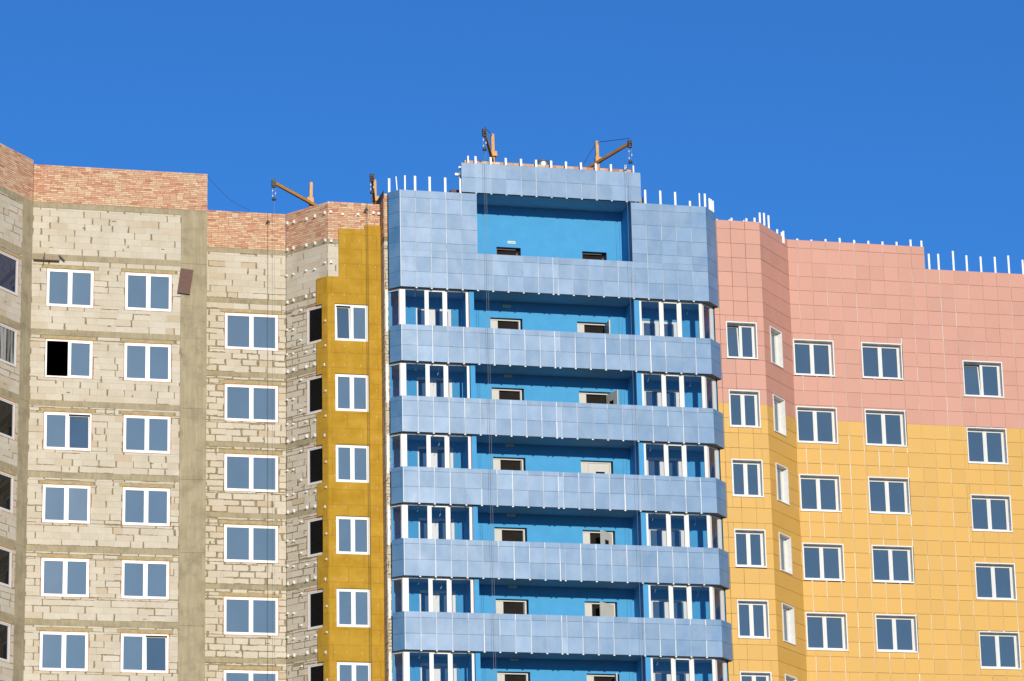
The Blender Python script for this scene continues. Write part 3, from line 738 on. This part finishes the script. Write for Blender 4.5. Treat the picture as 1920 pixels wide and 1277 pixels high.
# glazing of the outer balconies
GQ = 1.27; FG = front(GQ)
def glazing(z0, z1, left):
    mb, pb = MB(), MB()
    if left:
        bars = [(-4.72, -4.50), (-3.742, -3.62), (-3.0, -2.855), (-2.115, -2.02)]; t0, t1 = -4.72, -2.02; sash = 1
        fr2 = Fr(-4.72, GQ - .02, -47.5, 0.0); a2, b2 = -.62, -.012; posts = [(-.62, -.565), (-.045, -.012)]
    else:
        bars = [(4.842, 4.925), (5.645, 5.785), (6.40, 6.552), (7.275, 7.40)]; t0, t1 = 4.842, 7.40; sash = 1
        fr2 = Fr(7.40, GQ - .02, 40.0, 0.0); a2, b2 = .012, .80; posts = [(.012, .13), (.62, .80)]
    for a, b in bars: mb.box(FG, a, b, -.07, 0, z0, z1)
    for k in range(3):
        a, b = bars[k][1], bars[k + 1][0]
        mb.box(FG, a, b, -.068, -.002, z1 - .055, z1); mb.box(FG, a, b, -.068, -.002, z0, z0 + .06)
        c, e = z0 + .06, z1 - .055
        if k == sash:
            ring(mb, FG, a, b, c, e, .036, -.06, .008); a, b, c, e = a + .036, b - .036, c + .036, e - .036
        pb.box(FG, a, b, -.04, -.03, c, e)
    for a, b in posts: mb.box(fr2, a, b, -.07, 0, z0, z1)
    a, b = posts[0][1], posts[1][0]
    mb.box(fr2, a, b, -.068, -.002, z1 - .075, z1); mb.box(fr2, a, b, -.068, -.002, z0, z0 + .06)
    pb.box(fr2, a, b, -.04, -.03, z0 + .06, z1 - .075)
    if left: mb.box(front(.88), -5.20, -5.115, -.10, 0, z0 - .06, z1)
    g = mb.build('balcony_glazing', M['pvc'], T3); pb.build('pane', M['clear'], g)
for k, (zt, zb) in enumerate(par):
    z1 = zbots[k] - .005
    for left in (True, False): glazing(zt - .10, z1, left)
for k, (zt, zb) in enumerate(par):
    if k in (0, 2, 3, 4):
        b = MB(); b.box(FG, -2.018, -1.994, -.05, -.005, zt - .1, zbots[k] - .02); b.build('foam_seal', M['foam'], T3)
# balcony door and window units behind the glazing
for zt, zb in par:
    fl = zb + .215
    for (a, b_, ze, d0, d1, w0, w1) in ((-3.815, -2.415, fl + 2.38, -3.76, -3.30, -3.03, -2.54), (5.29, 6.77, fl + 2.295, 6.17, 6.60, 5.375, 5.84)):
        f = MB(); z0, z1 = fl + .01, ze - .003
        xs = sorted([(a, min(d0, w0)), (min(d1, w1), max(d0, w0)), (max(d1, w1), b_)])
        for x0, x1 in xs: f.box(FK, x0, x1, -.10, -.03, z0, z1)
        for x0, x1, zz in ((d0, d1, .12), (w0, w1, .9)):
            f.box(FK, x0, x1, -.099, -.031, z1 - .10, z1); f.box(FK, x0, x1, -.099, -.031, z0, z0 + zz)
        u = f.build('balcony_door', M['pvc'], T3)
        p = MB(); p.box(FK, d0, d1, -.08, -.068, z0 + .12, z1 - .10); p.box(FK, w0, w1, -.08, -.068, z0 + .9, z1 - .10); p.build('pane', M['pane'], u)
for k, (zt, zb) in enumerate(par):
    for s, q, dz in ((-3.15, .75, .34), (-4.05, .9, .22), (7.0, .6, .3), (5.2, .9, .26)):
        if R() < .75:
            b = MB(); b.tube([(s, q, zbots[k] + .03), (s + .03, q, zbots[k] - dz * .6), (s - .02, q + .04, zbots[k] - dz)], .008, 6); b.build('hanging_wire', M['steel_white'], T3)
# loggia doors
leafs = {0: ((None, 'frame'), (88, 'plain')), 1: ((None, 'frame'), (105, 'glass')), 2: ((-70, 'glass'), (0, 'glass')), 3: ((None, 'frame'), (48, 'glass')), 4: ((-70, 'plain'), (40, 'knob')), 5: ((None, 'frame'), (80, 'plain'))}
for k, (zt, zb) in enumerate(par):
    fl = zb + .215; zt2 = zt + .885
    for side, (a, c) in enumerate(((-.85, .435), (2.65, 3.945))):
        f = MB(); z1 = zt2 - .03; a0, c0 = a + .012, c - .055
        f.box(FK, a0, a0 + .05, -.20, -.13, fl, z1); f.box(FK, c0 - .06, c0, -.20, -.13, fl, z1)
        f.box(FK, a0 + .05, c0 - .06, -.20, -.13, z1 - .045, z1)
        f.box(FK, a0 + .05, a0 + .31, -.19, -.145, fl, z1 - .045)          # narrow fixed leaf
        d = f.build('door', M['door_grey'], T3)
        ang, look = leafs[k][side]
        if ang is None: ang, look = -82, 'plain'
        w = c0 - .06 - (a0 + .31) - .01; hx = c0 - .065
        hinge = FK.p(hx, -.14, 0)
        fr = Fr(hinge[0], hinge[1], ang, 0.0)                               # ang > 0 swings out over the balcony
        l = MB(); zz = z1 - .055
        if look == 'glass':
            g0, g1, gz = -w + .3, -w + .66, zz - .32
            for x0, x1, y0, y1 in subtract([(-w, 0, fl + .02, zz)], (g0, g1, gz - .9, gz)): l.box(fr, x0, x1, -.045, 0, y0, y1)
            l.box(fr, g0, g1, -.03, -.02, gz - .9, gz, 1)
        else: l.box(fr, -w, 0, -.045, 0, fl + .02, zz)
        lf = l.build('leaf', [M['door_grey'], M['pane_black']], d)
        h = MB(); h.box(fr, -w + .05, -w + .09, .001, .05, fl + 1.0, fl + 1.15); h.build('handle', M['iron'], lf) if False else h.build('handle', M['iron'], d)
for side, (a, c) in enumerate(((-.55, .43), (2.93, 3.93))):
    f = MB(); f.box(FK, a + .01, a + .05, -.20, -.14, 38.03, 40.08); f.box(FK, c - .17, c - .10, -.20, -.10, 38.03, 40.02 - .12); f.box(FK, a + .05, c - .17, -.20, -.14, 40.03, 40.08)
    f.build('door', M['rust'] if side == 0 else M['iron'], T3)
# small plates above the left loggia door
for k in range(-1, 6):
    z = 40.305 if k < 0 else par[k][0] + 1.365
    s0 = -.10 if k < 0 else -.345
    b = MB(); b.box(FK, s0, s0 + .32, .003, .02, z - .055, z + .055); p = b.build('wall_plate', M['plate'], T3)
    t = MB()
    for i in range(6): t.box(FK, s0 + .045 + i * .04, s0 + .045 + i * .04 + .026, .0205, .022, z - .02, z + .02)
    t.build('lettering', M['plate_ink'], p)
for k in (1, 3): 
    b = MB(); b.beam((-.33, .01, par[k][0] + 1.40), (-.33, .01, par[k][0] + 1.62), .012, .012); b.build('conduit', M['plate'], T3)
# upright rails standing above the edges
def rail(parent, s, q, z0, z1, w=.085, lean=0.0):
    b = MB(); b.beam((s, q, z0), (s + lean, q, z1), w, .035) if False else b.hexa(front(q), [(s - w / 2, 0, z0), (s + w / 2, 0, z0), (s + w / 2 + lean, 0, z1), (s - w / 2 + lean, 0, z1), (s - w / 2, -.035, z0), (s + w / 2, -.035, z0), (s + w / 2 + lean, -.035, z1), (s - w / 2 + lean, -.035, z1)])
    b.build('cladding_rail', M['steel_white'], parent)
for s, w, ln in ((-4.49, .06, 0), (-4.09, .09, 0), (-3.51, .09, 0), (-2.89, .09, 0), (-2.29, .07, 0)): rail(T3, s, QU - .055, 41.6, 42.35, w, ln)
rail(T3, -5.04, 1.05, 41.6, 42.32, .09); rail(T3, -4.77, 1.32, 41.6, 42.32, .04, -.05)
for s in (-1.96, -1.66, -1.05, -.445, .17, .78, 1.39, 1.99, 2.60, 3.21, 3.82, 4.42, 4.74): rail(T3, s, QU - .055, 42.7, 43.305, .06 if s in (-1.96, 4.74) else .085)
for s, z, w in ((5.19, 42.32, .085), (5.81, 42.32, .085), (6.42, 42.30, .085), (7.02, 41.96, .085), (7.42, 42.31, .055), (7.645, 42.30, .085)): rail(T3, s, QU - .055, 41.6, z, w)
for s, q in ((7.96, 1.0), (8.06, .89), (8.19, .73)): rail(T3, s, q, 41.6, 42.27, .07)
b = MB()
b.prism([(-5.05, .95), (UL + .05, QU - .35), (-2.1, QU - .35), (-2.1, -13.6), (-5.05, -13.6)], 41.2, 41.45)
b.prism([(-2.09, .78), (4.9, .78), (4.9, -13.6), (-2.09, -13.6)], 41.81, 41.95)
b.prism([(4.91, QU - .35), (UR - .1, QU - .35), (8.0, .6), (8.0, -13.6), (4.91, -13.6)], 41.2, 41.45)
b.build('roof', M['shell'], T3)
b = MB()
b.prism([(-5.05, -13.7), (8.1, -13.7), (8.1, -14), (-5.05, -14)], GROUND, 41.9)
b.prism([(-5.23, .5), (-5.17, .5), (-5.17, -13.69), (-5.23, -13.69)], GROUND, 41.2)
b.prism([(8.17, .1), (8.22, .1), (8.22, -13.69), (8.17, -13.69)], GROUND, 41.2)
b.prism([(-5.1, 1.0), (UL, 1.43), (UR, 1.43), (8.2, .75), (8.2, .02), (-5.1, .02)], GROUND, BOT - .001)
b.build('rear_wall', M['shell'], T3)

# ================================================================== 4  the pink and yellow section
P4 = thing('apartment_block', 'finished building section at the right, pink panels above and yellow panels below', 'building', 15.0, -1.0)
QP, QQ = .754, -1.2207
FP, FQ = front(QP), front(QQ)
PC = (10.085, QP); QC = (11.885, QQ)
ANG2 = math.degrees(math.atan2(PC[1] - QC[1], QC[0] - PC[0])); L2 = math.hypot(QC[0] - PC[0], PC[1] - QC[1])
F2 = Fr(PC[0], PC[1], ANG2, 0.0)
BORDER = 33.92
zrow = [BORDER + .6004 * k for k in range(-27, 13)]
top_p = 41.475
P_rows = [(37.2616 - STOREY * k, 35.758 - STOREY * k) for k in range(6)]
R_rows = [(36.69 - STOREY * k, 35.18 - STOREY * k) for k in range(6)]
P_win = [(8.5176, 9.7862)]
Q_win = [(11.9354, 13.6478), (14.8227, 16.5578)]
R_win = [(19.1412, 20.8596), (24.0, 25.7)]
D2 = (.575, 1.69)
wd = .042
H1 = [(a, b, z0, z1) for z1, z0 in P_rows for a, b in P_win]
HQ = [(a, b, z0, z1) for z1, z0 in P_rows for a, b in Q_win] + [(a, b, z0, z1) for z1, z0 in R_rows for a, b in R_win]
H2 = [(D2[0], D2[1], z0 + .02, z1 + .03) for z1, z0 in P_rows]
pcols = [8.07, 8.283, 8.862, 9.462, PC[0]]
qcols = [QC[0], 12.302, 12.895, 13.506, 14.127, 14.746, 15.36, 15.97, 16.585, 17.195, 17.77, 18.39, 19.005, 19.62, 20.24, 20.855, 21.47, 22.085, 22.70, 23.31, 23.93, 24.54, 25.15, 25.76, 26.4]
for name, rows in (('pink', [z for z in zrow if z > BORDER - .01] + [top_p]), ('yellow', [z for z in zrow if z < BORDER + .01])):
    mats = [M[name + '_tile'], M['steel_white'], M['dark']]
    mb = MB()
    tiles(mb, FP, pcols, rows, H1, 0, vg=(.004, .014), hg=(.009, .014), rails=False)
    tiles(mb, F2, [0, L2], rows, H2, 0, hg=(.010, .015), rails=False)
    rq = [z for z in rows if z <= 40.6]
    if name == 'pink':
        tiles(mb, FQ, qcols, rq[:-1] + [40.52], HQ, 0, vg=(.005, .02), hg=(.008, .013))
        tiles(mb, FQ, [c for c in qcols if c < 17.8], [40.52, 41.125, top_p], [], 0, vg=(.006, .02), hg=(.009, .014))
    else: tiles(mb, FQ, qcols, rows, HQ, 0, vg=(.006, .028), hg=(.009, .014))
    mb.build('cladding', mats, P4)
b = MB()
sheet(b, FP, 8.075, PC[0] - .01, BOT, top_p - .015, H1, -.05, .0); sheet(b, F2, .01, L2 - .04, BOT, top_p - .015, H2, -.05, .0)
sheet(b, FQ, QC[0] - .02, 26.4, BOT, 40.50, HQ, -.05, .0); sheet(b, FQ, QC[0] - .02, 17.765, 40.50, top_p - .015, [], -.05)
b.build('backing_wall', M['dark'], P4)
b = MB(); FQs = Fr(17.77, QQ, 90, 0.0); b.box(FQs, .01, .3, -.03, -.001, 40.53, 41.47); b.build('cladding', M['pink_tile'], P4)
def trimmed(fr, a, c, z0, z1, wide, tilt=None, single=False):
    kw = dict(tilted=tilt, label='window with its left leaf tilted open') if tilt is not None else {}
    window(P4, fr, a + wd, c - wd, z0 + wd, z1 - wd, -.215, M['pane'], foam=False, trim=(.022, .29, wd), **kw)
for k, (z1, z0) in enumerate(P_rows):
    for a, c in P_win: trimmed(FP, a, c, z0, z1, 0, 0 if k == 0 else None)
    for a, c in Q_win: trimmed(FQ, a, c, z0, z1, 0)
    trimmed(F2, D2[0], D2[1], z0 + .02, z1 + .03, 0)
for k, (z1, z0) in enumerate(R_rows):
    for a, c in R_win: trimmed(FQ, a, c, z0, z1, 0, 0 if (k == 0 and a < 20) else None)
for s, w, z in ((8.34, .06, 41.52), (8.86, .07, 41.53), (8.95, .08, 41.60), (9.46, .05, 41.54), (9.57, .08, 41.62), (9.91, .085, 41.66)): rail(P4, s, QP - .055, 41.3, z, w)
for s, q, z in ((10.20, .50, 41.96), (10.48, .19, 42.06), (10.76, -.10, 42.07), (11.27, -.60, 41.67), (11.55, -.86, 41.65), (11.64, -.93, 41.73)): rail(P4, s, q, 41.2, z, .08)
for s, z in ((12.34, 41.545), (12.94, 41.535), (13.55, 41.59), (14.16, 41.67), (14.78, 41.62), (15.39, 41.615), (16.0, 41.62), (16.61, 41.64), (17.22, 41.77), (17.69, 41.75)): rail(P4, s, QQ - .055, 41.2, z)
for s, z in ((17.98, 41.20), (18.39, 41.22), (19.04, 41.38), (19.62, 41.22), (20.24, 41.20), (20.86, 41.22), (21.46, 41.31), (22.08, 41.16), (22.7, 41.2), (23.3, 41.25)): rail(P4, s, QQ - .055, 40.2, z)
b = MB()
b.prism([(8.24, -13.7), (26.4, -13.7), (26.4, -14), (8.24, -14)], GROUND, 41.2)
b.prism([(26.1, QQ - .3), (26.4, QQ - .3), (26.4, -13.69), (26.1, -13.69)], GROUND, 40.4)
b.prism([(8.24, QP - .4), (PC[0] - .2, QP - .4), (QC[0] - .2, QQ - .4), (26.09, QQ - .4), (26.09, -13.69), (8.24, -13.69)], 40.2, 40.35)
for fr, t0, t1 in ((FP, 8.24, PC[0]), (F2, 0, L2), (FQ, QC[0], 26.4)): b.box(fr, t0, t1, -.4, -.012, GROUND, BOT - .001)
b.build('rear_wall', M['shell'], P4)

# ================================================================== roof hoists
def hoist(label, base, mast_top, cross, boom_tail, tip, hook_z, rope_s, rope_bottom, stay=None, weights=0):
    h = thing('roof_hoist', label, 'hoist', base[0], base[1], group='yellow rope hoists on the roofs')
    s, q, z = base
    m = MB(); m.beam((s, q, z), mast_top, .125, .125); m.beam((mast_top[0], mast_top[1], mast_top[2]), (mast_top[0], mast_top[1], mast_top[2] + .05), .10, .10)
    m.beam((s - .7, q, z - .05), (s + .7, q, z - .05), .14, .14); m.beam((s, q - 1.2, z - .20), (s, q + .5, z - .20), .14, .14)
    m.build('mast', M['yellow_paint'], h)
    m = MB(); m.beam(boom_tail, tip, .095, .115); m.build('boom', M['yellow_paint'], h)
    m = MB(); m.beam((cross[0] - .13, cross[1], cross[2]), (cross[0] + .13, cross[1], cross[2]), .20, .20); m.build('clamp', M['yellow_paint'], h)
    m = MB()
    for o in (-.06, .06): m.box(Fr(tip[0], tip[1], 90 if abs(tip[0] - s) > 1.3 else 0), o - .012, o + .012, -.085, .085, tip[2] - .13, tip[2] + .12)
    m.tube([(tip[0] - .08, tip[1] + .0, tip[2] + .03), (tip[0] + .08, tip[1], tip[2] + .03)] if abs(tip[0] - s) < 1.3 else [(tip[0], tip[1] - .1, tip[2] + .03), (tip[0], tip[1] + .1, tip[2] + .03)], .075, 14)
    m.box(Fr(tip[0], tip[1]), -.08, .08, -.07, .07, tip[2] - .19, tip[2] - .15)
    m.build('pulley_block', M['iron'], h)
    m = MB(); m.tube([(tip[0] - .06, tip[1], tip[2] - .2), (tip[0] - .05, tip[1], hook_z + .06)], .006, 6); m.tube([(tip[0] + .06, tip[1], tip[2] - .2), (tip[0] + .05, tip[1], hook_z + .06)], .006, 6)
    m.build('chain', M['rope'], h)
    m = MB()
    for k in range(3):
        zz = tip[2] - .3 - (tip[2] - .35 - hook_z) * (k + .4) / 3.2
        m.tube([(tip[0] + (.06 if k % 2 else -.05), tip[1] + .01, zz - .035), (tip[0] + (.06 if k % 2 else -.05), tip[1] + .01, zz), (tip[0] + (.06 if k % 2 else -.05), tip[1] + .01, zz + .035)], .019, 8)
    m.build('shackle', M['steel_white'], h)
    m = MB(); m.tube([(tip[0], tip[1], hook_z - .035), (tip[0], tip[1], hook_z + .02)], .085, 14); m.tube([(tip[0], tip[1], hook_z + .02), (tip[0], tip[1], hook_z + .08)], .05, 10); m.build('hook_plate', M['iron'], h)
    for rs in rope_s:
        m = MB(); m.tube([(rs, tip[1] - .25 if tip[1] > 1.8 else tip[1], hook_z), (rs, tip[1] - .25 if tip[1] > 1.8 else tip[1], rope_bottom)], .005, 6); m.build('rope', M['rope'], h)
    if stay:
        m = MB(); m.tube([stay, mast_top], .010, 6); m.tube([mast_top, (tip[0], tip[1], tip[2] + .2)], .012, 6); m.build('stay_cable', M['iron'], h)
    return h
hoist('yellow roof hoist over the left brick parapets, its boom reaching down towards the left', (-7.49, -2.8, 41.0), (-7.437, -2.8, 43.26), (-7.489, -2.75, 42.535), (-7.10, -2.95, 42.33), (-9.217, -1.1, 42.62), 41.93, (-9.2,), GROUND)
hoist('short yellow roof hoist seen end-on beside the blue tower, above the insulated bay', (-5.10, -1.5, 41.0), (-5.116, -1.5, 43.06), (-5.10, -1.45, 42.3), (-5.02, -1.95, 42.05), (-5.661, .75, 42.45), 41.80, (-5.66,), 41.0)
hoist('yellow roof hoist above the left end of the blue tower, boom pointing forward', (-.459, -.6, 42.16), (-.484, -.6, 44.96), (-.467, -.55, 44.15), (-.22, -1.3, 43.72), (-1.422, 2.0, 44.14), 43.40, (-1.395, -1.315), GROUND, stay=(.35, -2.6, 42.1))
hoist('yellow roof hoist above the right end of the blue tower, boom rising rightwards', (3.844, -.6, 42.16), (3.821, -.6, 44.93), (3.845, -.55, 44.163), (3.28, -1.05, 43.80), (4.467, 2.0, 44.03), 43.23, (4.36, 4.50), GROUND, stay=(2.2, -2.4, 42.1))
def rope_set(label, s_list, q, z_top, weight_z, name='hanging_rope'):
    o = thing(name, label, 'rope', s_list[0], q)
    m = MB()
    for s in s_list: m.tube([(s, q, z_top), (s, q, GROUND + .02)], .006, 6)
    m.build('line', M['iron'], o)
    m = MB(); m.tube([(s_list[0], q, weight_z - .04), (s_list[0], q, weight_z + .02)], .05, 10); m.beam((s_list[0] - .09, q, weight_z - .05), (s_list[0] + .09, q, weight_z - .05), .03, .03); m.build('weight', M['iron'], o)
rope_set('dark rope with a small weight hanging down the left block wall beside its windows', (-9.40,), QB + .13, 41.52, 41.13)
rope_set('pair of dark ropes with a small weight hanging down the ochre insulation of the bay', (-5.83, -5.765), QI + .12, 41.55, 41.23)
# the loose cable between the roofs
o = thing('cable', 'thin dark cable sagging from the high brick parapet to the lower one beside it', 'cable', -11.0, -.8)
m = MB(); pts = []
for i in range(13):
    f = i / 12; pts.append((-12.0 + 1.9 * f, -.05 - 1.36 * f, 42.38 + (41.53 - 42.38) * f - .22 * math.sin(math.pi * f)))
m.tube(pts, .007, 6); m.build('strand', M['iron'], o)
# shiny roof vent
o = thing('roof_vent', 'shiny metal vent pipe behind the brick edge of the blue tower top', 'vent', 1.66, -1.0)
m = MB(); m.tube([(1.66, -1.0, 41.96), (1.66, -1.0, 44.04), (1.66, -1.0, 44.06)], .285, 28); m.build('pipe', M['galv'], o)
m = MB(); m.tube([(1.66, -1.0, 44.02), (1.66, -1.0, 44.13)], .31, 28, r2=.26); m.build('cap', M['galv'], o)
# the board hanging on the concrete column, the plank shelf in the corner
o = thing('wooden_board', 'brown weathered board hanging crooked on the concrete column beside the top window', 'board', -12.85, .05)
m = MB(); m.slab(FA, [(-13.144, 37.585), (-12.665, 37.545), (-12.533, 38.497), (-13.022, 38.538)], .075, .03); m.build('sheet', M['rust'], o)
m = MB(); m.slab(FA, [(-13.15, 37.545), (-12.665, 37.505), (-12.662, 37.545), (-13.146, 37.585)], .10, .03); m.build('batten', M['iron'], o)
o = thing('wooden_shelf', 'grey plank shelf on iron props in the corner above the top left window', 'shelf', -18.2, .15)
m = MB(); m.box(FA, -18.64, -17.66, .02, .05, 38.60, 38.80); m.box(FA, -18.64, -17.66, .02, .20, 38.575, 38.60); m.build('plank', M['plank'], o)
m = MB(); m.beam((-18.256, .36, 38.80), (-18.256, .36, 38.50), .04, .04); m.build('prop', M['iron'], o)
m = MB(); m.beam((-17.68, .10, 38.80), (-17.46, .10, 38.59), .05, .05); m.build('prop', M['iron'], o)

# ================================================================== ground
g = MB(); me = bpy.data.meshes.new('ground')
me.from_pydata([(-3000, -3000, 0), (3000, -3000, 0), (3000, 3000, 0), (-3000, 3000, 0)], [], [(0, 1, 2, 3)])
uvl = me.uv_layers.new(name='UVMap')
for l in me.loops: uvl.data[l.index].uv = (me.vertices[l.vertex_index].co.x, me.vertices[l.vertex_index].co.y)
me.materials.append(M['ground']); go = bpy.data.objects.new('ground', me); COL.objects.link(go); go['kind'] = 'structure'

# ================================================================== camera, sun, sky
f, pitch, roll = 6.2681, .2816, -.0211
cam = bpy.data.cameras.new('camera'); co = bpy.data.objects.new('camera', cam); COL.objects.link(co)
cam.sensor_fit = 'HORIZONTAL'; cam.sensor_width = 36.0; cam.lens = f * 1000 / 1920 * 36.0; cam.clip_end = 20000; cam.clip_start = .5
F = Vector((0, math.cos(pitch), math.sin(pitch))); up0 = Vector((0, -math.sin(pitch), math.cos(pitch))); r0 = Vector((1, 0, 0))
c, s = math.cos(roll), math.sin(roll)
Rv = r0 * c + up0 * s; Up = r0 * -s + up0 * c
co.matrix_world = Matrix(((Rv.x, Up.x, -F.x, 0), (Rv.y, Up.y, -F.y, 0), (Rv.z, Up.z, -F.z, EYE), (0, 0, 0, 1)))
scene.camera = co

SUN_EL = math.radians(14.0); SUN_OFF = math.radians(0.5)         # almost square on to the facade
az = YAW + SUN_OFF
to_sun = Vector((math.sin(az) * math.cos(SUN_EL), -math.cos(az) * math.cos(SUN_EL), math.sin(SUN_EL)))
sun = bpy.data.lights.new('sun', 'SUN'); sun.energy = 3.85; sun.angle = math.radians(.53); sun.color = (1.0, .925, .77)
so = bpy.data.objects.new('sun', sun); COL.objects.link(so); so.location = (0, -50, 80)
so.rotation_euler = (-to_sun).to_track_quat('-Z', 'Y').to_euler()
w = bpy.data.worlds.new('World'); scene.world = w; w.use_nodes = True
nt = w.node_tree; bg = nt.nodes['Background']
sky = nt.nodes.new('ShaderNodeTexSky'); sky.sky_type = 'NISHITA'; sky.sun_disc = False
sky.sun_elevation = SUN_EL; sky.sun_rotation = math.atan2(to_sun.x, to_sun.y)
sky.altitude = 0; sky.air_density = 1.0; sky.dust_density = 0.0; sky.ozone_density = 10.0
nt.links.new(sky.outputs[0], bg.inputs[0]); bg.inputs[1].default_value = .143
scene.view_settings.view_transform = 'Standard'; scene.view_settings.look = 'None'; scene.view_settings.exposure = 0; scene.view_settings.gamma = 1
